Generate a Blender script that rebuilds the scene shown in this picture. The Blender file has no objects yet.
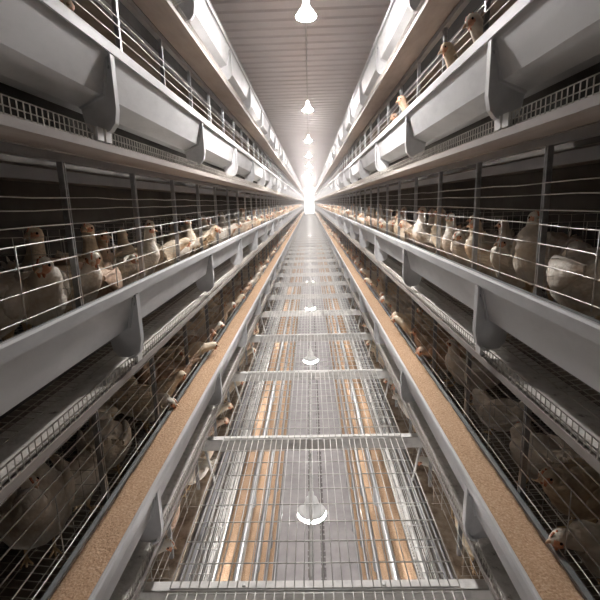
import bpy, math, random
from mathutils import Vector, Matrix
random.seed(7)
C = bpy.context.scene.collection
PI = math.pi

# ------------------------------------------------------------------ key sizes (metres)
HC = 5.60                 # eye height above the concrete floor
SEC = 1.26                # one cage section (two cages) along the aisle
CAGE = SEC / 2
Y0 = 1.57                 # a bracket / post line
NSEC0, NSEC1 = -2, 46     # sections along the house
YA, YB = Y0 + NSEC0 * SEC, Y0 + NSEC1 * SEC
RIM = [HC + z for z in (1.30, .52, -.26, -1.045, -1.84, -2.77, -3.56, -4.36, -5.16)]      # height of each tier's trough rim
TIER = ['topmost', 'upper', 'middle', 'lower', 'sunken', 'fourth lowest', 'third lowest', 'second lowest', 'lowest']
WALK = HC - 1.60
CEIL = HC + 2.10

# ------------------------------------------------------------------ materials
def new_mat(name):
    m = bpy.data.materials.new(name); m.use_nodes = True
    nt = m.node_tree; b = nt.nodes['Principled BSDF']
    return m, nt, b
def N(nt, t, **kw):
    n = nt.nodes.new(t)
    for k, v in kw.items():
        if k in n.inputs: n.inputs[k].default_value = v
        else: setattr(n, k, v)
    return n
def coords(nt, scale=(1, 1, 1)):
    tc = N(nt, 'ShaderNodeTexCoord'); mp = N(nt, 'ShaderNodeMapping')
    mp.inputs['Scale'].default_value = scale
    nt.links.new(tc.outputs['Object'], mp.inputs['Vector'])
    return mp.outputs['Vector']
def noise_mat(name, cols, scale=8, detail=6, rough=.6, metal=0, bump=0, bscale=None, stretch=(1, 1, 1), rr=None, stops=None, bdist=.01):
    m, nt, b = new_mat(name)
    v = coords(nt, stretch)
    n = N(nt, 'ShaderNodeTexNoise', Scale=scale, Detail=detail, Roughness=.6)
    nt.links.new(v, n.inputs['Vector'])
    cr = N(nt, 'ShaderNodeValToRGB')
    e = cr.color_ramp.elements
    stops = stops or [.3 + .4 * i / (len(cols) - 1) for i in range(len(cols))]
    e[0].position = stops[0]; e[0].color = (*cols[0], 1)
    e[1].position = stops[-1]; e[1].color = (*cols[-1], 1)
    for c, s in list(zip(cols, stops))[1:-1]:
        x = e.new(s); x.color = (*c, 1)
    nt.links.new(n.outputs['Fac'], cr.inputs['Fac'])
    nt.links.new(cr.outputs['Color'], b.inputs['Base Color'])
    b.inputs['Roughness'].default_value = rough
    b.inputs['Metallic'].default_value = metal
    if rr:
        mr = N(nt, 'ShaderNodeMapRange'); mr.inputs['To Min'].default_value = rr[0]; mr.inputs['To Max'].default_value = rr[1]
        nt.links.new(n.outputs['Fac'], mr.inputs['Value']); nt.links.new(mr.outputs['Result'], b.inputs['Roughness'])
    if bump:
        n2 = N(nt, 'ShaderNodeTexNoise', Scale=bscale or scale * 4, Detail=5)
        nt.links.new(v, n2.inputs['Vector'])
        bp = N(nt, 'ShaderNodeBump', Strength=bump, Distance=bdist)
        nt.links.new(n2.outputs['Fac'], bp.inputs['Height']); nt.links.new(bp.outputs['Normal'], b.inputs['Normal'])
    return m
def plain(name, c, rough=.6, metal=0, **kw):
    m, nt, b = new_mat(name)
    b.inputs['Base Color'].default_value = (*c, 1); b.inputs['Roughness'].default_value = rough; b.inputs['Metallic'].default_value = metal
    return m

M = {}
M['pvc'] = noise_mat('grey_pvc', [(.52, .52, .525), (.64, .64, .645), (.68, .68, .685)], 3, 8, .5, stretch=(3, 1, 3), rr=(.42, .62), bump=.05, bscale=30)
M['pvc_dark'] = noise_mat('grey_plastic', [(.25, .25, .26), (.33, .33, .34)], 5, 6, .45)
M['galv'] = noise_mat('galvanised_steel', [(.30, .31, .32), (.42, .43, .44), (.50, .51, .52)], 22, 5, .42, .75, stretch=(1, .3, 1))
M['rail'] = noise_mat('painted_steel', [(.55, .54, .52), (.76, .75, .72), (.84, .82, .79)], 14, 7, .55, .0)
M['wire'] = noise_mat('wire_steel', [(.62, .61, .58), (.80, .79, .76)], 30, 3, .42, .35)
M['wire_dusty'] = noise_mat('dusty_wire', [(.48, .44, .39), (.68, .64, .58)], 25, 3, .65, .0)
M['belt'] = noise_mat('dusty_belt', [(.16, .14, .12), (.62, .59, .54), (.72, .69, .64), (.80, .77, .73)], 26, 8, .9, bump=.5, bscale=60, stops=[.27, .38, .5, .75])
M['tray'] = noise_mat('egg_tray', [(.34, .30, .27), (.42, .38, .35)], 9, 6, .7, stretch=(2, .4, 2))
M['manure'] = noise_mat('manure_belt', [(.20, .17, .14), (.32, .28, .24)], 5, 7, .8)
M['feed'] = noise_mat('feed_mash', [(.28, .17, .10), (.48, .31, .185), (.60, .42, .28), (.75, .63, .48)], 120, 8, .95, bump=.8, bscale=90, stops=[.25, .45, .62, .82])
M['litter'] = noise_mat('litter', [(.16, .12, .09), (.38, .31, .24), (.55, .48, .40)], 9, 8, .95, bump=.6, bscale=40)
M['seal'] = noise_mat('seal_strip', [(.13, .14, .14), (.20, .21, .21)], 10, 4, .6)
M['dark'] = noise_mat('interior_shade', [(.07, .064, .058), (.12, .11, .10)], 3, 5, .85)  # shade put into the colour: black gap under troughs, dark cage depths
M['drain'] = noise_mat('drain_iron', [(.10, .09, .085), (.2, .18, .17)], 20, 5, .8)
M['steel_wall'] = noise_mat('wall_sheet', [(.34, .33, .32), (.42, .41, .40)], 2, 5, .5)
M['comb'] = noise_mat('comb_red', [(.58, .19, .10), (.74, .32, .18)], 60, 3, .5, bump=.3, bscale=150)
M['face'] = noise_mat('face_skin', [(.68, .30, .17), (.82, .48, .32)], 50, 4, .6, bump=.3, bscale=140)
M['beak'] = plain('beak_horn', (.66, .46, .30), .45)
M['eye'] = plain('eye_dark', (.03, .014, .008), .12)
M['leg'] = noise_mat('leg_scale', [(.55, .38, .20), (.70, .52, .32)], 60, 3, .6)

def feather(name, a, b_, c):
    m, nt, b = new_mat(name)
    v = coords(nt)
    n = N(nt, 'ShaderNodeTexNoise', Scale=9, Detail=8, Roughness=.65); nt.links.new(v, n.inputs['Vector'])
    cr = N(nt, 'ShaderNodeValToRGB'); e = cr.color_ramp.elements
    e[0].position = .30; e[0].color = (*a, 1); e[1].position = .62; e[1].color = (*c, 1)
    x = e.new(.44); x.color = (*b_, 1)
    nt.links.new(n.outputs['Fac'], cr.inputs['Fac'])
    mp = N(nt, 'ShaderNodeMapping'); mp.inputs['Scale'].default_value = (1, 1.8, 1.8); nt.links.new(v, mp.inputs['Vector'])
    vo = N(nt, 'ShaderNodeTexVoronoi', Scale=42); nt.links.new(mp.outputs['Vector'], vo.inputs['Vector'])
    mx = N(nt, 'ShaderNodeMixRGB', blend_type='MULTIPLY'); mx.inputs['Fac'].default_value = .14
    cr2 = N(nt, 'ShaderNodeValToRGB'); cr2.color_ramp.elements[0].color = (1, 1, 1, 1); cr2.color_ramp.elements[1].color = (.45, .38, .32, 1)
    cr2.color_ramp.elements[0].position = .3
    nt.links.new(vo.outputs['Distance'], cr2.inputs['Fac'])
    nt.links.new(cr.outputs['Color'], mx.inputs['Color1']); nt.links.new(cr2.outputs['Color'], mx.inputs['Color2'])
    nt.links.new(mx.outputs['Color'], b.inputs['Base Color'])
    b.inputs['Roughness'].default_value = .85
    bp = N(nt, 'ShaderNodeBump', Strength=.4, Distance=.006)
    nt.links.new(vo.outputs['Distance'], bp.inputs['Height']); bp.invert = True
    nt.links.new(bp.outputs['Normal'], b.inputs['Normal'])
    return m
M['white'] = feather('white_feathers', (.72, .58, .45), (.88, .81, .70), (.95, .91, .83))
M['cream'] = feather('cream_feathers', (.50, .35, .22), (.76, .62, .45), (.88, .78, .62))
M['buff'] = feather('dusty_feathers', (.34, .21, .14), (.56, .39, .28), (.72, .57, .44))

def emis(name, col, s):
    m, nt, b = new_mat(name)
    b.inputs['Base Color'].default_value = (.9, .9, .9, 1)
    b.inputs['Emission Color'].default_value = (*col, 1); b.inputs['Emission Strength'].default_value = s
    return m
M['bulb'] = emis('lamp_glow', (1, .955, .935), 1350)
M['bulb_low'] = emis('lamp_glow_low', (1, .955, .94), 240)
M['cap_up'] = emis('glowing_lamp_housing', (1, .97, .95), 8.)
M['cap_low'] = emis('translucent_lamp_cap', (1, .97, .95), .25); M['cap_low'].node_tree.nodes['Principled BSDF'].inputs['Base Color'].default_value = (.5, .49, .47, 1)
M['lamp_cap'] = noise_mat('lamp_cap', [(.50, .49, .47), (.62, .61, .59)], 20, 3, .5)
M['far_glow'] = emis('far_glow', (1, .96, .95), 2.5)  # emission of the glow panel added at the far end

def concrete():
    m, nt, b = new_mat('concrete_floor')
    tc = N(nt, 'ShaderNodeTexCoord')
    n = N(nt, 'ShaderNodeTexNoise', Scale=3.5, Detail=9, Roughness=.65); nt.links.new(tc.outputs['Object'], n.inputs['Vector'])
    cr = N(nt, 'ShaderNodeValToRGB'); e = cr.color_ramp.elements
    e[0].position = .3; e[0].color = (.30, .275, .27, 1); e[1].position = .7; e[1].color = (.44, .41, .405, 1)
    nt.links.new(n.outputs['Fac'], cr.inputs['Fac']); nt.links.new(cr.outputs['Color'], b.inputs['Base Color'])
    b.inputs['Roughness'].default_value = .55
    bp = N(nt, 'ShaderNodeBump', Strength=.2, Distance=.01); nt.links.new(n.outputs['Fac'], bp.inputs['Height']); nt.links.new(bp.outputs['Normal'], b.inputs['Normal'])
    return m
M['concrete'] = concrete()
M['ceiling'] = noise_mat('ceiling_sheet', [(.66, .62, .62), (.73, .69, .69)], 1.5, 5, .75, 0)

# ------------------------------------------------------------------ mesh builder
class MB:
    def __init__(s): s.v = []; s.f = []; s.mi = []; s.sm = []
    def add(s, vs, fs, mi=0, smooth=False):
        o = len(s.v); s.v += [tuple(p) for p in vs]
        for f in fs: s.f.append(tuple(i + o for i in f)); s.mi.append(mi); s.sm.append(smooth)
    def box(s, x0, x1, y0, y1, z0, z1, mi=0):
        vs = [(x, y, z) for x in (x0, x1) for y in (y0, y1) for z in (z0, z1)]
        s.add(vs, [(0, 1, 3, 2), (4, 6, 7, 5), (0, 4, 5, 1), (2, 3, 7, 6), (0, 2, 6, 4), (1, 5, 7, 3)], mi)
    def tube(s, pts, r, n=4, mi=0, smooth=True, caps=True, radii=None):
        pts = [Vector(p) for p in pts]; rings = []
        for i, p in enumerate(pts):
            t = (pts[min(i + 1, len(pts) - 1)] - pts[max(i - 1, 0)]).normalized()
            up = Vector((0, 0, 1)) if abs(t.z) < .9 else Vector((0, 1, 0))
            a = t.cross(up).normalized(); b = a.cross(t)
            rr = radii[i] if radii else r
            rings.append([p + a * (rr * math.cos(2 * PI * (j + .5) / n)) + b * (rr * math.sin(2 * PI * (j + .5) / n)) for j in range(n)])
        vs = [q for g in rings for q in g]; fs = []
        for i in range(len(rings) - 1):
            for j in range(n):
                k = (j + 1) % n
                fs.append((i * n + j, i * n + k, (i + 1) * n + k, (i + 1) * n + j))
        if caps: fs += [tuple(range(n))[::-1], tuple((len(rings) - 1) * n + j for j in range(n))]
        s.add(vs, fs, mi, smooth)
    def ell(s, c, r, n=10, m=7, mi=0, mat=None):
        vs = []; c = Vector(c)
        for i in range(1, m):
            t = PI * i / m
            for j in range(n):
                p = 2 * PI * j / n
                q = Vector((r[0] * math.sin(t) * math.cos(p), r[1] * math.sin(t) * math.sin(p), r[2] * math.cos(t)))
                if mat: q = mat @ q
                vs.append(c + q)
        top = Vector((0, 0, r[2])); bot = -top
        if mat: top = mat @ top; bot = mat @ bot
        vs += [c + top, c + bot]; T = len(vs) - 2; B = T + 1; fs = []
        for j in range(n):
            k = (j + 1) % n
            fs.append((T, j, k)); fs.append((B, (m - 2) * n + k, (m - 2) * n + j))
            for i in range(m - 2): fs.append((i * n + j, (i + 1) * n + j, (i + 1) * n + k, i * n + k))
        s.add(vs, fs, mi, True)
    def prism_xz(s, poly, y0, y1, mi=0):     # polygon in the x-z plane, extruded along y
        n = len(poly)
        vs = [(x, y0, z) for x, z in poly] + [(x, y1, z) for x, z in poly]
        fs = [tuple(range(n)), tuple(range(2 * n - 1, n - 1, -1))] + [(i, (i + 1) % n, (i + 1) % n + n, i + n) for i in range(n)]
        s.add(vs, fs, mi)
    def lathe(s, prof, c, n=20, mi=0):
        cx, cy, cz = c; vs = []; fs = []
        for r, z in prof:
            for j in range(n):
                a = 2 * PI * j / n; vs.append((cx + r * math.cos(a), cy + r * math.sin(a), cz + z))
        for i in range(len(prof) - 1):
            for j in range(n):
                k = (j + 1) % n; fs.append((i * n + j, i * n + k, (i + 1) * n + k, (i + 1) * n + j))
        fs += [tuple(range(n))[::-1], tuple((len(prof) - 1) * n + j for j in range(n))]
        s.add(vs, fs, mi, True)
    def mesh(s, name, mats, subsurf=0):
        me = bpy.data.meshes.new(name); me.from_pydata(s.v, [], s.f)
        me.polygons.foreach_set('material_index', s.mi); me.polygons.foreach_set('use_smooth', s.sm)
        for m in (mats if isinstance(mats, list) else [mats]): me.materials.append(m)
        me.update(); return me
    def build(s, name, mats, parent=None):
        return link(name, s.mesh(name, mats), parent)
def link(name, me, parent=None, loc=(0, 0, 0)):
    o = bpy.data.objects.new(name, me); C.objects.link(o); o.location = loc
    if parent: o.parent = parent
    return o
def tag(o, label, cat, group=None, kind=None):
    o['label'] = label; o['category'] = cat
    if group: o['group'] = group
    if kind: o['kind'] = kind
    return o
def thing(name, label, cat, loc=(0, 0, 0), group=None):
    o = link(name, None, None, loc); return tag(o, label, cat, group)
def struct(name, mb, m):
    o = mb.build(name, m); o['kind'] = 'structure'; return o
def flipx(mb):
    r = MB(); r.v = [(-x, y, z) for x, y, z in mb.v]; r.f = [f[::-1] for f in mb.f]; r.mi = mb.mi[:]; r.sm = mb.sm[:]; return r
def sided(mb, s): return mb if s > 0 else flipx(mb)

# ------------------------------------------------------------------ setting
b = MB(); b.box(-1.9, 1.9, YA - 1.5, YB + 3, -.1, 0); struct('floor', b, M['concrete'])
b = MB()
ys = []; y = YA - 1.5
P = .27
while y < YB + 3:
    ys += [(y, 0), (y + .15, 0), (y + .175, .02), (y + .225, .02), (y + .25, 0)]; y += P
vs = []; fs = []
for i, (yy, dz) in enumerate(ys):
    vs += [(-1.9, yy, CEIL + dz), (1.9, yy, CEIL + dz)]
    if i: fs.append((2 * i - 2, 2 * i - 1, 2 * i + 1, 2 * i))
b.add(vs, fs); b.box(-1.9, 1.9, YA - 1.5, YB + 3, CEIL + .05, CEIL + .12)
struct('ceiling', b, M['ceiling'])
for nm, x0, x1 in (('wall_left', -1.95, -1.85), ('wall_right', 1.85, 1.95)):
    b = MB(); b.box(x0, x1, YA - 1.5, YB + 3, 0, CEIL + .1); struct(nm, b, M['steel_wall'])
b = MB(); b.box(-1.9, 1.9, YA - 1.55, YA - 1.45, 0, CEIL + .1); struct('wall_near', b, M['steel_wall'])
b = MB(); b.box(-1.9, 1.9, YB + 2.95, YB + 3.05, 0, CEIL + .1); struct('wall_far', b, M['steel_wall'])
b = MB(); b.box(-.62, .62, YB + 2.9, YB + 2.945, HC - 1.5, HC + 1.9); b_ = struct('end_glow_1', b, M['far_glow'])  # added glowing panel that brightens the far end of the aisle
fr = MB()
for x in (-.66, .62): fr.box(x, x + .04, YB + 2.88, YB + 2.95, HC - 1.54, HC + 1.94)
for z in (HC - 1.54, HC + 1.9): fr.box(-.62, .62, YB + 2.88, YB + 2.95, z, z + .04)
fr.build('end_glow_frame', M['rail'], b_)  # frame around the added glow panel
# the two dark slotted drains along the middle of the concrete
for sx, w in ((-.105, 'left'), (.105, 'right')):
    d = MB(); y = 0; vs = []; fs = []
    while y < 40:
        for wd, ln in ((.034, random.uniform(.08, .2)), (.008, random.uniform(.02, .06))):
            a_, b2 = sx - wd - random.uniform(0, .008), sx + wd + random.uniform(0, .008)
            for yy in (y, y + ln): vs += [(a_, yy, .003), (b2, yy, .003)]
            y += ln
    for i in range(1, len(vs) // 2): fs.append((2 * i - 2, 2 * i - 1, 2 * i + 1, 2 * i))
    d.add(vs, fs)
    tag(d.build('floor_drain', M['drain']), 'dark slotted drain line on the concrete floor, %s one of the pair' % w, 'drain', 'floor drains')

# ------------------------------------------------------------------ feed troughs
TP = [(.597, -.036), (.596, -.006), (.600, 0), (.609, 0), (.615, -.006), (.622, -.048), (.649, -.152), (.718, -.184), (.765, -.182), (.789, -.125), (.789, -.084),
      (.797, -.084), (.797, -.128), (.771, -.192), (.716, -.196), (.640, -.161), (.612, -.046), (.608, -.012), (.603, -.014), (.603, -.036)]
BP = [(.602, -.040), (.600, -.200), (.607, -.245), (.625, -.268), (.650, -.276), (.690, -.272), (.708, -.25), (.716, -.21), (.722, -.192), (.642, -.158), (.614, -.046)]
side_name = {-1: 'left', 1: 'right'}
NT = len(RIM)
mesh_cache = {}
for s in (-1, 1):
    tb = MB(); tb.prism_xz([(x * s, z) for x, z in TP], YA, YB)
    mesh_cache['trough', s] = tb.mesh('trough_body', M['pvc'])
    tb = MB(); tb.box(*sorted((.782 * s, .800 * s)), YA, YB, -.084, -.076); mesh_cache['strip', s] = tb.mesh('rear_edge_strip', M['seal'])
    tb = MB(); tb.prism_xz([(x * s, z) for x, z in TP], YA, YB)
    mesh_cache['trough_g', s] = tb.mesh('trough_body', M['galv'])
    bk = MB(); bk.prism_xz([(x * s, z) for x, z in BP], -.006, .006)
    bk.prism_xz([(x * s, z) for x, z in [(.598, -.040), (.597, -.205), (.605, -.249), (.624, -.272), (.650, -.280), (.650, -.272), (.628, -.264), (.612, -.240), (.604, -.20), (.604, -.040)]], -.02, .010)
    bk.prism_xz([(x * s, z) for x, z in [(.641, -.159), (.613, -.05), (.607, -.05), (.634, -.164), (.714, -.203), (.718, -.197)]], -.022, .010)
    bt = MB(); bt.tube([(.615 * s, -.0115, -.075), (.615 * s, -.004, -.075)], .0065, 8); mesh_cache['bolt', s] = bt.mesh('bolt', M['galv'])
    mesh_cache['bracket', s] = bk.mesh('trough_bracket', M['pvc'])
    fm = MB(); xs = [.650, .664, .69, .72, .745, .77, .788]; n = int((YB - YA) / .05); g = []
    for i in range(n + 1):
        yy = YA + (YB - YA) * i / n
        for j, x in enumerate(xs): g.append((x * s, yy, -.094 + random.uniform(-.006, .007) + .010 * math.sin(j / 6 * PI) + .006 * math.sin(yy * 3.1) + .004 * math.sin(yy * 9 + j)))
        g.append((.765 * s, yy, -.172)); g.append((.68 * s, yy, -.155))
    W = len(xs) + 2; fs = []
    for i in range(n):
        for j in range(W):
            k = (j + 1) % W; fs.append((i * W + j, i * W + k, (i + 1) * W + k, (i + 1) * W + j))
    fm.add(g, fs, 0, True); mesh_cache['feed', s] = fm.mesh('feed', M['feed'])
    # egg belt, tray and guard
    e = MB(); e.box(*sorted((.650 * s, .795 * s)), YA, YB, -.311, -.305); mesh_cache['ebelt', s] = e.mesh('belt', M['belt'])
    e = MB(); e.prism_xz([(x * s, z) for x, z in [(.638, -.336), (.638, -.312), (.644, -.312), (.648, -.320), (.800, -.320), (.800, -.330), (.66, -.336)]], YA, YB); mesh_cache['etray', s] = e.mesh('tray', M['tray'])
    e = MB(); e.prism_xz([(x * s, z) for x, z in [(.638, -.336), (.638, -.312), (.644, -.312), (.648, -.320), (.660, -.320), (.660, -.330)]], YA, YB); mesh_cache['lip', s] = e.mesh('tray_lip', M['rail'])
    e = MB()
    for z in (-.270, -.292): e.tube([(.642 * s, YA, z), (.642 * s, YB, z)], .0018)
    y = YA
    while y < YB:
        e.box(*sorted((.6408 * s, .6432 * s)), y, y + .0022, -.315, -.270); y += .0255
    mesh_cache['eguard', s] = e.mesh('guard', M['wire_dusty'])
    e = MB()
    for x in (.66, .70, .73, .76, .79): e.tube([(x * s, YA, -.305), (x * s, YB, -.305)], .0025)
    e.box(*sorted((.672 * s, .690 * s)), YA, YB, -.318, -.308)
    y = YA
    while y < 30: e.tube([(.63 * s, y, -.302), (.80 * s, y, -.302)], .003); y += .21
    mesh_cache['rack', s] = e.mesh('rack', M['rail'])

for k in range(NT):
    z = RIM[k]
    for s in (-1, 1):
        sd = side_name[s]
        if k != 4: t = thing('feed_trough', 'long grey feed trough, %s tier on the %s' % (TIER[k], sd), 'trough', (0, 0, z), 'feed troughs along the cage tiers')
        if k != 4: link('trough_body', mesh_cache['trough', s], t); link('rear_edge_strip', mesh_cache['strip', s], t)
        for i in range(NSEC0 + 1, NSEC1):
            if k > 4 and i > 16 or k == 4: break
            br = link('bracket', mesh_cache['bracket', s], t, (0, Y0 + i * SEC, 0))
            if i < 8 and k < 4: link('bolt', mesh_cache['bolt', s], br)
        f = link('chicken_feed', mesh_cache['feed', s], None, (0, 0, z)) if k != 4 else None
        if f: tag(f, 'brown feed mash lying in the %s trough on the %s' % (TIER[k], sd), 'feed', 'feed in the troughs', 'stuff')
        t = thing('egg_conveyor', 'dusty egg belt with wire guard beneath the %s tier on the %s' % (TIER[k], sd), 'conveyor', (0, 0, z if k != 4 else z - .13), 'egg conveyors under the troughs')
        link('belt', mesh_cache['ebelt', s], t); link('tray', mesh_cache['etray' if k != 4 else 'lip', s], t); link('guard', mesh_cache['eguard', s], t)
        if k == 4: bpy.data.objects.remove(t.children[0] if t.children else [o for o in C.objects if o.parent == t and o.name.startswith('belt')][0]); link('wire_rack', mesh_cache['rack', s], t)
        if k == 8:
            for i in range(0, 12):
                c = MB(); c.box(*sorted((.70 * s, .74 * s)), -.02, .02, -RIM[8], -.329); c.build('foot', M['galv'], t).location = (0, Y0 + i * SEC, 0)
        if k in (1, 2, 3):
            for yy in (1.50, 1.56) if k == 1 else (1.62,):
                c = MB(); c.box(*sorted((.635 * s, .648 * s)), -.022, .022, -.308, -.268); c.build('clip', M['rail'], t).location = (0, yy, 0)

# ------------------------------------------------------------------ cage rows
FZ = [.300, .262, .212, .165, .100, .030, -.045]
for s in (-1, 1):
    p = MB(); p.box(*sorted((.803 * s, .823 * s)), -.010, -.003, -.12, .42); p.box(*sorted((.803 * s, .823 * s)), .003, .010, -.12, .42); p.box(*sorted((.815 * s, .823 * s)), -.003, .003, -.12, .42)
    mesh_cache['post', s] = p.mesh('post', M['galv'])
    p = MB()
    for i, z in enumerate(FZ):
        pts = []
        for j in range(7):
            pts.append(((.801 + random.uniform(-.002, .002)) * s, SEC * j / 6, z + (random.uniform(-.003, .003) if 0 < j < 6 else 0)))
        p.tube(pts, .0023)
    for yy in (.3, .93):
        p.tube([(.798 * s, yy, .165), (.799 * s, yy, -.06)], .0018)
    mesh_cache['front', s] = p.mesh('front_wires', M['wire'])
    p = MB()
    for i in range(10): p.tube([((.84 + .06 * i) * s, 0, -.26), ((.84 + .06 * i) * s, 0, .17)], .0011)
    for i in range(8): p.tube([(.83 * s, 0, -.26 + .0614 * i), (1.40 * s, 0, -.26 + .0614 * i)], .0011)
    mesh_cache['partition', s] = p.mesh('partition', M['wire_dusty'])
    p = MB()
    for i in range(14):
        x = .735 + .05 * i; p.tube([(x * s, 0, -.29 + .07 * (x - .735) / .65), (x * s, SEC, -.29 + .07 * (x - .735) / .65)], .0016)
    for i in range(36): p.tube([(.735 * s, i * .035, -.29), (1.40 * s, i * .035, -.22)], .0014)
    mesh_cache['cfloor', s] = p.mesh('cage_floor', M['wire_dusty'])
    p = MB(); p.box(*sorted((.800 * s, .832 * s)), YA, YB, .418, .445); p.box(*sorted((.88 * s, .89 * s)), YA, YB, .36, .40); mesh_cache['toprail', s] = p.mesh('top_rail', M['pvc_dark'])
    p = MB(); p.box(*sorted((.90 * s, 1.42 * s)), YA, YB, .405, .412); mesh_cache['mbelt', s] = p.mesh('manure_belt', M['manure'])
    p = MB(); p.box(*sorted((.803 * s, .807 * s)), YA, YB, -.275, -.105); mesh_cache['gapshade', s] = p.mesh('gap_shade', M['dark'])  # dark strip added so the gap between trough and belt looks black
    p = MB(); p.box(*sorted((1.415 * s, 1.43 * s)), YA, YB, -.32, .43); mesh_cache['back', s] = p.mesh('dark_backing', M['dark'])  # solid dark sheet added to close off light behind the cages
    p = MB()
    for yy in range(0, 24): p.box(*sorted((.83 * s, 1.42 * s)), YA + yy * 2 * SEC, YA + yy * 2 * SEC + .03, .36, .39)
    mesh_cache['crossbar', s] = p.mesh('cross_bars', M['rail'])
    p = MB(); p.box(*sorted((.81 * s, 1.40 * s)), YA, YB, -.285, -.27); mesh_cache['litter', s] = p.mesh('litter_board', M['litter'])
for k in range(NT):
    for s in (-1, 1):
        sd = side_name[s]
        t = thing('cage_row', 'row of wire hen cages, %s tier on the %s' % (TIER[k], sd), 'cage', (0, 0, RIM[k]), 'hen cage rows')
        link('top_rail', mesh_cache['toprail', s], t); link('manure_belt', mesh_cache['mbelt', s], t); link('dark_backing', mesh_cache['back', s], t)
        if k != 4: link('gap_shade', mesh_cache['gapshade', s], t)
        if k == 4: link('litter_board', mesh_cache['litter', s], t)
        last = NSEC1 if k in (1, 2, 3) else 26 if k == 4 else 12
        for i in range(NSEC0, last):
            link('front_panel', mesh_cache['front', s], t, (0, Y0 + i * SEC, 0))
            for h in (0, CAGE): link('post', mesh_cache['post', s], t, (0, Y0 + i * SEC + h, 0))
            if i < 16 and k in (1, 2, 3, 4):
                if k != 4: link('cage_floor', mesh_cache['cfloor', s], t, (0, Y0 + i * SEC, 0))
                for h in (0, CAGE): link('partition', mesh_cache['partition', s], t, (0, Y0 + i * SEC + h, 0))

# ------------------------------------------------------------------ catwalk
t = thing('catwalk', 'wire mesh walkway on steel crossbars between the two cage banks', 'walkway', (0, 0, WALK))
HWM = .617
g = MB()
nx = 31
for i in range(nx):
    x = -HWM + 2 * HWM * i / (nx - 1)
    if i in (8, 21): x += .008
    g.tube([(x, .012, 0), (x, SEC - .012, 0)], .003)
for i in range(10):
    y = .014 + (SEC - .028) * i / 9
    g.tube([(-HWM, y, -.0035), (HWM, y, -.0035)], .003)
gm = g.mesh('mesh_panel', M['wire'])
cb = MB(); cb.box(-.80, .80, -.0, .055, -.012, -.006); cb.box(-.80, .80, -.0, .006, -.085, -.006)
for x in (-.74, -.735, .735, .74, -.3, .3): cb.tube([(x, .025, -.006), (x, .025, .002)], .008, 6)
cbm = cb.mesh('crossbar', M['rail'])
hs = {}
for s in (-1, 1):
    d = MB(); d.tube([(.765 * s, .02, -.05), (.70 * s, .0, -.34)], .009, 6); d.tube([(.765 * s, -.02, -.03), (.765 * s, -.45, -.02)], .006, 6)
    hs[s] = d.mesh('hanger_strut', M['rail'])
for i in range(NSEC0, NSEC1):
    y = Y0 + .04 + i * SEC
    link('mesh_panel', gm, t, (0, y, 0)); link('crossbar', cbm, t, (0, y, 0))
    if i < 20:
        for s in (-1, 1): link('hanger_strut', hs[s], t, (0, y, 0))
for s in (-1, 1):
    r = MB(); r.box(*sorted((.765 * s, .795 * s)), YA, YB, -.004, 0); r.box(*sorted((.762 * s, .766 * s)), YA, YB, -.004, .022)
    r.tube([(.735 * s, YA, .0), (.735 * s, YB, .0)], .003)
    r.build('side_rail', M['rail'], t)

# ------------------------------------------------------------------ lamps
def lamp_meshes(low):
    body = MB(); body.lathe([(.018, .09), (.020, .05), (.028, .045), (.034, .02), (.052, .012), (.058, 0), (.060, -.012), (.02, -.012)] , (0, 0, 0), 20)
    if low:
        body = MB(); body.lathe([(.018, .11), (.022, .07), (.040, .062), (.048, .03), (.050, .0), (.075, -.012), (.10, -.034), (.098, -.036), (.04, -.01)], (0, 0, 0), 24)
        glow = MB(); glow.lathe([(.03, -.014), (.094, -.036), (.102, -.050), (.092, -.066), (.05, -.078), (.01, -.080)], (0, 0, 0), 24)
    else:
        glow = MB(); glow.lathe([(.066, -.012), (.0675, -.014), (.064, -.020), (.048, -.028), (.025, -.032), (.008, -.033)], (0, 0, 0), 20)
        body = MB(); body.lathe([(.016, .10), (.020, .09), (.022, .062), (.030, .045), (.048, .022), (.067, -.006), (.0675, -.0125), (.03, -.012)], (0, 0, 0), 20)
    return body, glow
ub, ug = lamp_meshes(False); lb, lg = lamp_meshes(True)
ubm, ugm, lbm, lgm = ub.mesh('lamp_cap', M['cap_up']), ug.mesh('lamp_bulb', M['bulb']), lb.mesh('lamp_cap', M['cap_low']), lg.mesh('lamp_bulb', M['bulb_low'])
uc = MB(); uc.tube([(0, 0, .09), (0, 0, CEIL - HC - 1.22)], .004, 6); ucm = uc.mesh('cord', M['lamp_cap'])
lc = MB(); lc.tube([(0, 0, .10), (0, 0, .30)], .006, 6); lcm = lc.mesh('cord', M['lamp_cap'])
ordn = ['nearest', 'second', 'third', 'fourth', 'fifth', 'sixth']
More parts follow.
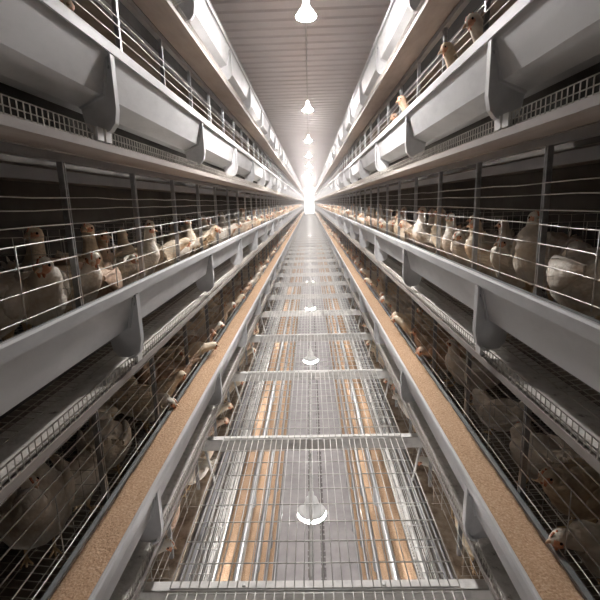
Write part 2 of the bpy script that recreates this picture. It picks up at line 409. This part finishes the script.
for n in range(-1, 18):
    y = 3.33 + 3.1 * n
    if n in range(0, 6): lab = 'glowing white lamp hanging from the ceiling, %s of the row in front of the viewer' % ordn[n]
    elif n < 0: lab = 'glowing ceiling lamp just behind the viewer, above the walkway'
    else: lab = 'far glowing ceiling lamp merging into the bright end of the aisle'
    if n >= 0:
      t = thing('pendant_lamp', lab, 'lamp', (.03, y, HC + 1.22), 'lamps hanging from the ceiling' if 0 <= n < 6 or n < 0 else 'far ceiling lamps')
      link('lamp_cap', ubm, t); link('lamp_bulb', ugm, t); link('cord', ucm, t)
    y = 2.75 + 3.1 * n
    if n in range(0, 6): lab = 'round lamp glowing beneath the mesh walkway, %s of the row in front of the viewer' % ordn[n]
    elif n < 0: lab = 'round lamp beneath the mesh walkway behind the viewer'
    else: lab = 'far round lamp glowing beneath the mesh walkway towards the end of the aisle'
    t = thing('under_walkway_lamp', lab, 'lamp', (-.015, y, HC - 2.05), 'lamps beneath the walkway' if n < 6 else 'far lamps beneath the walkway')
    link('lamp_cap', lbm, t); link('lamp_bulb', lgm, t); link('cord', lcm, t)
cp = MB(); cp.tube([(-.015, YA, HC - 1.75), (-.015, YB, HC - 1.75)], .009, 6)
tag(cp.build('lamp_conduit', M['rail']), 'thin pale conduit running along the aisle under the walkway, carrying the lamps', 'conduit')
cp = MB(); cp.tube([(.03, YA, CEIL - .008), (.03, YB, CEIL - .008)], .007, 6)
tag(cp.build('ceiling_conduit', M['rail']), 'thin conduit along the middle of the corrugated ceiling', 'conduit')

# ------------------------------------------------------------------ hens
def catmull(P, sub):
    out = []
    n = len(P)
    for i in range(n - 1):
        p0, p1, p2, p3 = P[max(i - 1, 0)], P[i], P[i + 1], P[min(i + 2, n - 1)]
        for j in range(sub):
            t = j / sub
            out.append([.5 * ((2 * b_) + (-a + c) * t + (2 * a - 5 * b_ + 4 * c - d) * t * t + (-a + 3 * b_ - 3 * c + d) * t ** 3) for a, b_, c, d in zip(p0, p1, p2, p3)])
    out.append(list(P[-1])); return out
def hen_parts(hh=.36, hf=.15, hy=0., bz=.18, yaw=0., tilt=0., tail=.27, fat=1., lod=0):
    """hh, hf, hy: head height / forward / sideways; yaw: head turn; tilt: beak pitch (down +)"""
    sub, ring = ((3, 14), (2, 8))[lod]
    cx, cz = .085, bz + .035
    P = [(-.215, 0, tail + .005, .008, .014), (-.18, 0, tail - .01, .030, .026), (-.135, 0, bz + .045, .055, .052), (-.07, 0, bz + .01, .080 * fat, .080 * fat),
         (.0, 0, bz, .088 * fat, .090 * fat), (.055, 0, bz + .012, .074 * fat, .080 * fat), (cx, 0, cz, .056, .064)]
    h = Vector((hf, hy, hh)); c = Vector((cx, 0, cz)); d = h - c
    m1 = c + Vector((.035, 0, .03)) + d * .12; m2 = c + d * .55 + Vector((.012, 0, .012)); m3 = c + d * .82 + Vector((.004, 0, .008))
    P += [(*m1, .046, .052), (*m2, .031, .034), (*m3, .0265, .029)]
    hd = Vector((math.cos(yaw) * math.cos(tilt), math.sin(yaw) * math.cos(tilt), -math.sin(tilt)))
    P += [(*(h + Vector((0, 0, .004))), .0268, .0282), (*(h + hd * .019), .0200, .0200), (*(h + hd * .031), .011, .010)]
    Q = catmull(P, sub); body = MB(); vs = []; n = ring
    for i, q in enumerate(Q):
        a, b_ = Q[max(i - 1, 0)], Q[min(i + 1, len(Q) - 1)]
        tdir = Vector((b_[0] - a[0], b_[1] - a[1], b_[2] - a[2])).normalized()
        side = Vector((0, 0, 1)).cross(tdir)
        if i > len(Q) * .55: side = Vector((-math.sin(yaw), math.cos(yaw), 0)).lerp(side, .5) if side.length > .2 else Vector((-math.sin(yaw), math.cos(yaw), 0))
        if side.length < .35 or i <= len(Q) * .5: side = Vector((0, 1, 0))
        side.normalize(); up = tdir.cross(side).normalized(); side = up.cross(tdir).normalized()
        for j in range(n):
            an = 2 * PI * j / n; w = 1 + (.03 * math.sin(5 * an + i * 1.3) if i < len(Q) * .6 else 0)
            vs.append(Vector(q[:3]) + side * (q[3] * w * math.cos(an)) + up * (q[4] * w * math.sin(an)))
    fs = []
    for i in range(len(Q) - 1):
        for j in range(n):
            k = (j + 1) % n; fs.append((i * n + j, i * n + k, (i + 1) * n + k, (i + 1) * n + j))
    fs += [tuple(range(n))[::-1], tuple((len(Q) - 1) * n + j for j in range(n))]
    body.add(vs, fs, 0, True)
    # thighs are part of the body surface
    sd = Vector((-math.sin(yaw), math.cos(yaw), 0)); up = sd.cross(hd) * -1
    if up.z < 0: up = -up
    R = Matrix((hd, sd, up)).transposed()
    parts = {'body': (body, 'F')}
    face = MB(); face.ell(h + hd * .009 + up * -.002, (.0225, .0286, .0215), 10, 7, 0, R); parts['face'] = (face, 'face')
    comb = MB(); pr = [(x, .014 + (z - .014) * .62) for x, z in [(-.014, .018), (-.020, .034), (-.010, .030), (-.006, .043), (.002, .034), (.008, .044), (.014, .031), (.020, .036), (.026, .022), (.030, .010), (.01, .014)]]
    vv = [h + hd * x + up * z + sd * .0028 for x, z in pr] + [h + hd * x + up * z - sd * .0028 for x, z in pr]; m = len(pr)
    comb.add(vv, [tuple(range(m)), tuple(range(2 * m - 1, m - 1, -1))] + [(i, (i + 1) % m, (i + 1) % m + m, i + m) for i in range(m)])
    parts['comb'] = (comb, 'comb')
    beak = MB(); beak.tube([h + hd * .022 - up * .001, h + hd * .036 - up * .003, h + hd * .047 - up * .009], .008, 8, radii=[.0095, .0065, .0015]); parts['beak'] = (beak, 'beak')
    if lod == 0:
        for sg in (-1, 1):
            e = MB(); e.ell(h + hd * .010 + up * .006 + sd * (.0262 * sg), (.0052, .0034, .0052), 8, 6, 0, R); parts['eye%d' % sg] = (e, 'eye')
            w = MB(); w.ell(h + hd * .018 - up * .022 + sd * (.008 * sg), (.006, .004, .010), 8, 6, 0, R); parts['wattle%d' % sg] = (w, 'comb')
    for sg in (-1, 1):
        wg = MB()
        rows = [(-.175, bz + .065, .006, .010), (-.14, bz + .052, .012, .030), (-.08, bz + .035, .016, .052), (-.02, bz + .028, .018, .060), (.035, bz + .025, .014, .046), (.062, bz + .02, .006, .016)]
        vs = []; n = 10 if lod == 0 else 6
        for (x, z, w_, hgt) in rows:
            yc = sg * (.083 * fat * math.sqrt(max(0.05, 1 - ((x + .01) / .21) ** 2)) - .002)
            for j in range(n):
                an = 2 * PI * j / n; vs.append((x, yc + w_ * math.cos(an), z + hgt * math.sin(an) * (1 if math.sin(an) > 0 else 1.0)))
        fs = []
        for i in range(len(rows) - 1):
            for j in range(n):
                k = (j + 1) % n; fs.append((i * n + j, i * n + k, (i + 1) * n + k, (i + 1) * n + j))
        fs += [tuple(range(n)), tuple((len(rows) - 1) * n + j for j in range(n))]
        wg.add(vs, fs, 0, True); parts['wing%d' % sg] = (wg, 'F')
        lg_ = MB(); fx, fy = .01, .04 * sg
        lg_.tube([(-.01, fy, bz - .05), (.0, fy, .085), (-.012, fy, .045), (fx, fy, .010)], .01, 6 if lod == 0 else 4, radii=[.026, .015, .0065, .006])
        if lod == 0:
            for a in (-.5, 0, .5): lg_.tube([(fx, fy, .010), (fx + .035 * math.cos(a), fy + .035 * math.sin(a), .005)], .0042, 5, radii=[.005, .003])
            lg_.tube([(fx, fy, .010), (fx - .02, fy, .005)], .004, 5, radii=[.005, .003])
        parts['leg%d' % sg] = (lg_, 'leg')
    tl = MB()
    for a in (-.20, -.1, 0, .1, .20):
        b0 = Vector((-.175, a * .10, tail - .02)); b1 = Vector((-.240, a * .22, tail + .030 - abs(a) * .15)); w = .011
        pts = [b0 + Vector((0, 0, -w)), b0 + Vector((0, 0, w)), b0.lerp(b1, .6) + Vector((-.005, 0, w * 1.3)), b1 + Vector((0, 0, .004)), b1 + Vector((-.002, 0, -.012)), b0.lerp(b1, .6) + Vector((.005, 0, -w * 1.3))]
        nn = len(pts); v2 = [p + Vector((0, .0014, 0)) for p in pts] + [p - Vector((0, .0014, 0)) for p in pts]
        tl.add(v2, [tuple(range(nn)), tuple(range(2 * nn - 1, nn - 1, -1))] + [(i, (i + 1) % nn, (i + 1) % nn + nn, i + nn) for i in range(nn)])
    parts['tail'] = (tl, 'F')
    return parts
PN = {'body': 'body', 'face': 'face', 'comb': 'comb', 'beak': 'beak', 'eye-1': 'eye', 'eye1': 'eye', 'wattle-1': 'wattle', 'wattle1': 'wattle', 'wing-1': 'wing', 'wing1': 'wing', 'leg-1': 'leg', 'leg1': 'leg', 'tail': 'tail'}

def build_hen(pose, col, loc, rz, label, group, scale=1.):
    parts = hen_parts(**pose)
    t = thing('hen', label, 'hen', loc, group); t.rotation_euler = (0, 0, rz); t.scale = (scale,) * 3
    for k_, (mb, m) in parts.items():
        mb.build(PN[k_], M[col] if m == 'F' else M[m], t)
    return t
def copy_hen(src, loc, rz, label, group, scale):
    r = src.copy(); C.objects.link(r); r.location = loc; r.rotation_euler = (0, 0, rz); r.scale = (scale,) * 3
    r['label'] = label; r['group'] = group
    for ch in kids[src.name]:
        c = ch.copy(); C.objects.link(c); c.parent = r
    return r

FLOOR = -.252   # where feet stand, relative to the rim
occupied = []
def lim(a): return .825 + abs(math.cos(a)) * .105 + abs(math.sin(a)) * .090
def place(s, k, y, x, zrel, rz_deg, pose, col, label, sc=1.):
    """x, y, zrel: where the head is (x from the aisle centre, zrel above the trough rim)"""
    p = dict(pose); p['hh'] = (zrel - FLOOR) / sc
    p.setdefault('hf', .15); p.setdefault('bz', min(.18, p['hh'] - .06))
    if p['bz'] < .12: p['bz'] = .12
    a = math.radians(rz_deg); hf, hy = p['hf'] * sc, p.get('hy', 0) * sc
    X = x * s - (hf * math.cos(a) - hy * math.sin(a)); Y = y - (hf * math.sin(a) + hy * math.cos(a))
    X = s * max(abs(X), lim(a) * sc ** .5)
    build_hen(p, col, (X, Y, RIM[k] + FLOOR), a, label, 'hens nearest the viewer', sc)
    occupied.append((s, k, X, Y, .20))

# heading 0 = towards +x (right), 90 = away from the viewer, 180 = left, -90 = towards the viewer
FE = dict(hf=.20)
near = [
 # left bank, middle tier
 (-1, 2, 1.50, .815, .075, -40, dict(hf=.17, hy=-.02, yaw=-.95, tilt=.08, fat=1.1), 'white', 'large white hen right behind the wires at the far left edge, beak turned left', 1.1),
 (-1, 2, 1.72, 1.03, .17, -95, dict(hf=.09, yaw=-.3), 'cream', 'cream hen with raised neck behind the large white hen at far left', 1.05),
 (-1, 2, 1.30, 1.02, .02, -80, dict(hf=.12), 'white', 'white hen deep in the first cage, cut by the left edge', 1.05),
 (-1, 2, 1.78, .845, .065, -30, dict(hf=.16, yaw=-.8, tilt=.35, fat=.95), 'white', 'white hen looking down just right of the first steel post on the left', 1.0),
 (-1, 2, 2.06, .99, .17, -60, dict(hf=.09, yaw=-.6), 'cream', 'cream hen standing tall behind the down-looking hen beside the first left post', 1.0),
 (-1, 2, 2.50, .865, .135, -15, dict(hf=.13, yaw=.5), 'white', 'reddish-faced white hen beside the second post of the left bank', .95),
 (-1, 2, 2.28, .88, .0, -30, dict(hf=.14), 'white', 'crouching white hen left of the second left post', .95),
 (-1, 2, 2.95, .79, .03, 30, dict(hf=.21, tilt=.1, yaw=.5), 'cream', 'cream hen stretching its head right at the third left cage', 1.0),
 (-1, 2, 3.40, .89, .14, -40, dict(hf=.10), 'cream', 'brownish upright hen behind the fourth left post in the middle tier', 1.0),
 (-1, 2, 3.95, .80, .06, -10, dict(hf=.19), 'cream', 'cream hen facing the aisle in the fourth left cage, middle tier', 1.0),
 # left bank, lower tier
 (-1, 3, 1.42, .88, .09, -58, dict(hf=.06, yaw=.6, fat=1.3, bz=.175), 'white', 'big white hen standing tall at bottom left with its head near the tray', 1.2),
 (-1, 3, 2.54, .775, .055, 25, dict(hf=.21, tilt=.1, yaw=.4), 'cream', 'cream hen with neck held out to the right above the lower left trough', 1.0),
 (-1, 3, 2.38, .785, -.05, -20, dict(hf=.20, tilt=.2), 'white', 'small white-headed hen low at the lower left trough, under the stretched cream one', .9),
 (-1, 3, 3.28, .735, .0, 20, dict(hf=.25, tilt=.15, yaw=.4), 'cream', 'hen reaching over the brown feed in the lower left trough', 1.0),
 (-1, 3, 2.10, .98, .0, 120, dict(hf=.12, fat=1.15), 'white', 'white hen with its back to the aisle inside the lower left cage', 1.1),
 (-1, 3, 1.86, .98, -.04, 80, dict(hf=.14), 'white', 'white hen behind the lower left post, rump to the viewer', 1.0),
 (-1, 3, 2.95, .90, .06, 10, dict(hf=.13), 'cream', 'cream hen standing behind the wires past the lower left stretched hen', 1.0),
 # right bank, middle tier
 (1, 2, 3.40, .85, .175, 190, dict(hf=.10, tilt=.25, fat=.85, bz=.19), 'white', 'slim white hen with long raised neck in the middle right tier', 1.0),
 (1, 2, 2.72, .85, .145, -155, dict(hf=.13, yaw=.3, tilt=.2), 'white', 'white hen with pink comb looking left by the second right post', 1.0),
 (1, 2, 2.55, .845, .05, 190, dict(hf=.13, tilt=.3, yaw=.3), 'white', 'white hen with dark red face beside and below the pink-combed hen', 1.0),
 (1, 2, 2.34, .86, .125, 170, dict(hf=.13, tilt=.1), 'cream', 'hen with bright orange-red face left of the broad steel post on the right', 1.0),
 (1, 2, 2.10, .90, .05, 200, dict(hf=.12, fat=1.1), 'white', 'white hen below the orange-faced hen at right', 1.0),
 (1, 2, 1.93, .90, .165, -140, dict(hf=.08, hy=.0, yaw=.7, fat=1.15, bz=.21), 'white', 'big white hen with full chest behind the broad right post', 1.15),
 (1, 2, 1.78, .98, .05, 75, dict(hf=.15, fat=1.2), 'white', 'large white hen filling the cage at the far right edge', 1.15),
 (1, 2, 1.42, 1.0, .12, 95, dict(hf=.12, fat=1.1), 'white', 'white hen at the very right edge of the middle tier', 1.1),
 (1, 2, 3.85, .80, .06, 165, dict(hf=.22, tilt=.1, yaw=-.3), 'buff', 'dusty pinkish hen with lowered neck next to the slim white hen', 1.0),
 (1, 2, 4.9, .80, .0, 180, dict(hf=.22), 'cream', 'cream hen leaning to the aisle beyond the dusty one on the right', 1.0),
 (1, 2, 4.3, .85, .10, 160, dict(hf=.13), 'cream', 'cream hen peering between the dusty hen and the leaning hen on the right', 1.0),
 # right bank, lower tier
 (1, 3, 1.28, .805, -.04, 178, dict(hf=.20, tilt=.15), 'white', 'white hen reaching left to the feed at the bottom right corner', 1.05),
 (1, 3, 1.50, .87, .04, -165, dict(hf=.16, tilt=.1), 'cream', 'cream hen with pink head above the one in the bottom right corner', 1.05),
 (1, 3, 1.98, .99, -.03, 100, dict(hf=.12, fat=1.1), 'white', 'white hen with its rump turned beside the lower right post', 1.0),
 (1, 3, 2.47, .96, -.08, 120, dict(hf=.15), 'white', 'pale hen sitting deep in the lower right cage', .95),
 (1, 3, 3.05, .78, .0, 180, dict(hf=.22, tilt=.3), 'buff', 'dusty brown hen with pink head hanging low by the lower right trough', 1.05),
 (1, 3, 3.30, .80, .07, 175, dict(hf=.17, tilt=.2), 'buff', 'dusty hen with upright red head midway along the lower right row', 1.0),
 (1, 3, 3.72, .725, .06, 170, dict(hf=.24, tilt=.2), 'cream', 'hen pushing its orange head out over the feed in the lower right trough', 1.0),
 (1, 3, 3.50, .86, .04, -170, dict(hf=.13), 'buff', 'dusty white-breasted hen just behind the hen pushing out at lower right', 1.0),
 # upper tier
 (-1, 1, 1.78, .81, .19, -30, dict(hf=.15, yaw=-.3), 'cream', 'hen at the top left edge looking down over the upper trough', 1.0),
 (1, 1, 2.24, .77, .245, 178, dict(hf=.21, tilt=.35), 'white', 'orange-faced white hen leaning out at top right, nearest of the upper heads', 1.15),
 (1, 1, 2.64, .77, .255, 175, dict(hf=.21, tilt=.3), 'cream', 'second hen head peering over the upper right rail', 1.1),
 (1, 1, 3.84, .77, .25, 176, dict(hf=.21, tilt=.2), 'buff', 'orange-faced hen peeking out beyond the second head in the upper right row', 1.1),
 (1, 1, 4.35, .80, .21, 185, dict(hf=.16, tilt=.4), 'buff', 'hen with lowered orange head farthest of the four single heads at upper right', 1.1),
]
for r in near: place(*r)

# prototypes for the rest, nearer ones copied with all their parts
protos = {}
kids = {}
poses = {'stand': dict(hh=.37, hf=.14), 'reach': dict(hh=.29, hf=.26, bz=.17, tilt=.2), 'tall': dict(hh=.43, hf=.11, bz=.19), 'crouch': dict(hh=.28, hf=.17, bz=.15, tilt=.3),
         'look': dict(hh=.36, hf=.12, hy=.03, yaw=.9)}
words_pose = {'stand': 'standing', 'reach': 'stretching its neck towards the trough', 'tall': 'with neck raised high', 'crouch': 'crouching with lowered head', 'look': 'looking sideways'}
colw = {'white': 'white', 'cream': 'cream', 'buff': 'dusty brown'}
spots = []
def free(s, k, X, Y):
    for (a, b_, x, y, r) in occupied:
        if a == s and b_ == k and (x - X) ** 2 + (y - Y) ** 2 < .135 ** 2: return False
    return True
for k, ymax, per in ((2, 10.8, 4), (3, 11.4, 3), (1, 7.0, 1), (4, 6.5, 3)):
    for s in (-1, 1):
        y = Y0 - SEC if k in (2, 3) else Y0 - CAGE if k == 4 else 4.7
        c = 0
        while y < ymax:
            for j in range(per):
                if k == 3 and y < 3: front = False
                else: front = random.random() < (.72 if k == 3 else .45)
                if y < Y0 - .1 and j: continue
                pn = random.choice(['reach', 'reach', 'stand', 'crouch'] if front else ['stand', 'tall', 'look', 'crouch', 'stand'])
                yy = y + CAGE * (j + random.uniform(.25, .75)) / per
                if front:
                    hx = random.uniform(.735, .80) if (pn == 'reach' and k != 2) else random.uniform(.80, .84)
                    ang = (0 if s < 0 else 180) + random.uniform(-28, 28)
                else:
                    hx = random.uniform(.9, 1.1); ang = random.uniform(0, 360)
                hf = poses[pn]['hf']; a = math.radians(ang)
                X = hx * s - hf * math.cos(a); Y = yy - hf * math.sin(a)
                X = s * max(lim(a), min(abs(X), 1.25))
                if free(s, k, X, Y):
                    spots.append((s, k, X, Y, a, pn)); occupied.append((s, k, X, Y, .2))
            y += CAGE
spots.sort(key=lambda t_: t_[3])
room = 300 - len(near)
print('HENS', len(spots), room); spots = spots[:room]
cl = {}
for (s, k, X, Y, a, pn) in spots:
    col = random.choices(['white', 'cream', 'buff'], [.45, .33, .22])[0]
    key = (pn, col)
    zone = 'nearby' if Y < 6.5 else 'farther down'
    lab = '%s hen %s, %s, %s tier, %s' % (colw[col], words_pose[pn], zone, TIER[k], side_name[s])
    grp = '%s %s hens, %s, %s tier, %s side' % (colw[col], pn, zone, TIER[k], side_name[s])
    sc = random.uniform(.93, 1.08)
    loc = (X, Y, RIM[k] + FLOOR)
    if key not in protos:
        t = build_hen(poses[pn], col, loc, a, lab, grp, sc); protos[key] = t; kids[t.name] = list(t.children) or [o for o in C.objects if o.parent == t]
    else: copy_hen(protos[key], loc, a, lab, grp, sc)
# everything farther away: uncountable flock, one object
flock = MB(); base = {}
MI = {'white': 0, 'cream': 1, 'buff': 2, 'face': 3, 'comb': 4, 'beak': 5, 'leg': 6}
for pn in poses: base[pn] = hen_parts(lod=1, **poses[pn])
for k, ya, yb, per in ((2, 10.9, 44, 4), (3, 11.5, 44, 3), (1, 7.1, 30, 1)):
    for s in (-1, 1):
        y = ya
        while y < yb:
            for j in range(per):
                front = random.random() < .65; pn = random.choice(['reach', 'reach', 'stand', 'crouch'] if front else ['stand', 'tall', 'look'])
                hx = random.uniform(.74, .82) if front else random.uniform(.9, 1.05); a = math.radians((0 if s < 0 else 180) + random.uniform(-35, 35)) if front else random.uniform(0, 6.28)
                hf = poses[pn]['hf']; X = hx * s - hf * math.cos(a); X = s * max(min(abs(X), 1.25), .9); Y = y + CAGE * (j + .5) / per
                col = random.choices(['white', 'cream', 'buff'], [.45, .33, .22])[0]; ca, sa = math.cos(a), math.sin(a)
                for nm, (mb, m) in base[pn].items():
                    if nm.startswith('leg'): continue
                    mi = MI[col if m == 'F' else m]
                    flock.add([(X + x_ * ca - y_ * sa, Y + x_ * sa + y_ * ca, RIM[k] + FLOOR + z_) for x_, y_, z_ in mb.v], mb.f, mi, True)
            y += CAGE
tag(flock.build('hen_flock', [M[c] for c in ('white', 'cream', 'buff', 'face', 'comb', 'beak', 'leg')]), 'crowd of tiny far hens lining both cage banks towards the vanishing point', 'hens', None, 'stuff')

# ------------------------------------------------------------------ dusty air
HAZE = 0.014
if HAZE:
    hz = MB(); hz.box(-.59, .59, 5.0, YB + 2.8, WALK + .05, CEIL - .05)
    m = bpy.data.materials.new('dusty_air'); m.use_nodes = True; nt = m.node_tree; nt.nodes.clear()
    o = nt.nodes.new('ShaderNodeOutputMaterial'); v = nt.nodes.new('ShaderNodeVolumeScatter'); v.inputs['Density'].default_value = HAZE; v.inputs['Anisotropy'].default_value = .7
    v.inputs['Color'].default_value = (1, .97, .97, 1); nt.links.new(v.outputs[0], o.inputs['Volume'])
    tag(hz.build('dust_haze', m), 'pale dusty haze filling the far part of the aisle', 'haze', None, 'stuff')

# ------------------------------------------------------------------ world, camera
w = bpy.data.worlds.new('World'); bpy.context.scene.world = w; w.use_nodes = True
w.node_tree.nodes['Background'].inputs[0].default_value = (.9, .88, .88, 1); w.node_tree.nodes['Background'].inputs[1].default_value = .0
F = 452.
a = Vector((9.5, 97.5, -F)).normalized(); rl = math.radians(1.4)
R_ = a.cross(Vector((-math.sin(rl), math.cos(rl), 0))).normalized(); U_ = R_.cross(a)
rot = Matrix((R_, a, U_))         # rows: the aisle's axes seen by the camera
cam = bpy.data.cameras.new('Camera'); co = bpy.data.objects.new('Camera', cam); C.objects.link(co)
cam.sensor_width = 36; cam.lens = 36 * F / 600; cam.clip_start = .02; cam.clip_end = 200
co.matrix_world = Matrix.Translation((.022, 0, HC)) @ rot.to_4x4()
sc = bpy.context.scene; sc.camera = co
sc.view_settings.view_transform = 'Standard'; sc.view_settings.look = 'None'; sc.view_settings.gamma = 1; sc.view_settings.exposure = .2
sc.view_settings.use_curve_mapping = False
sc.cycles.max_bounces = 8; sc.cycles.diffuse_bounces = 5; sc.cycles.volume_bounces = 1
sc.cycles.sample_clamp_indirect = 6
sc.cycles.use_denoising = True
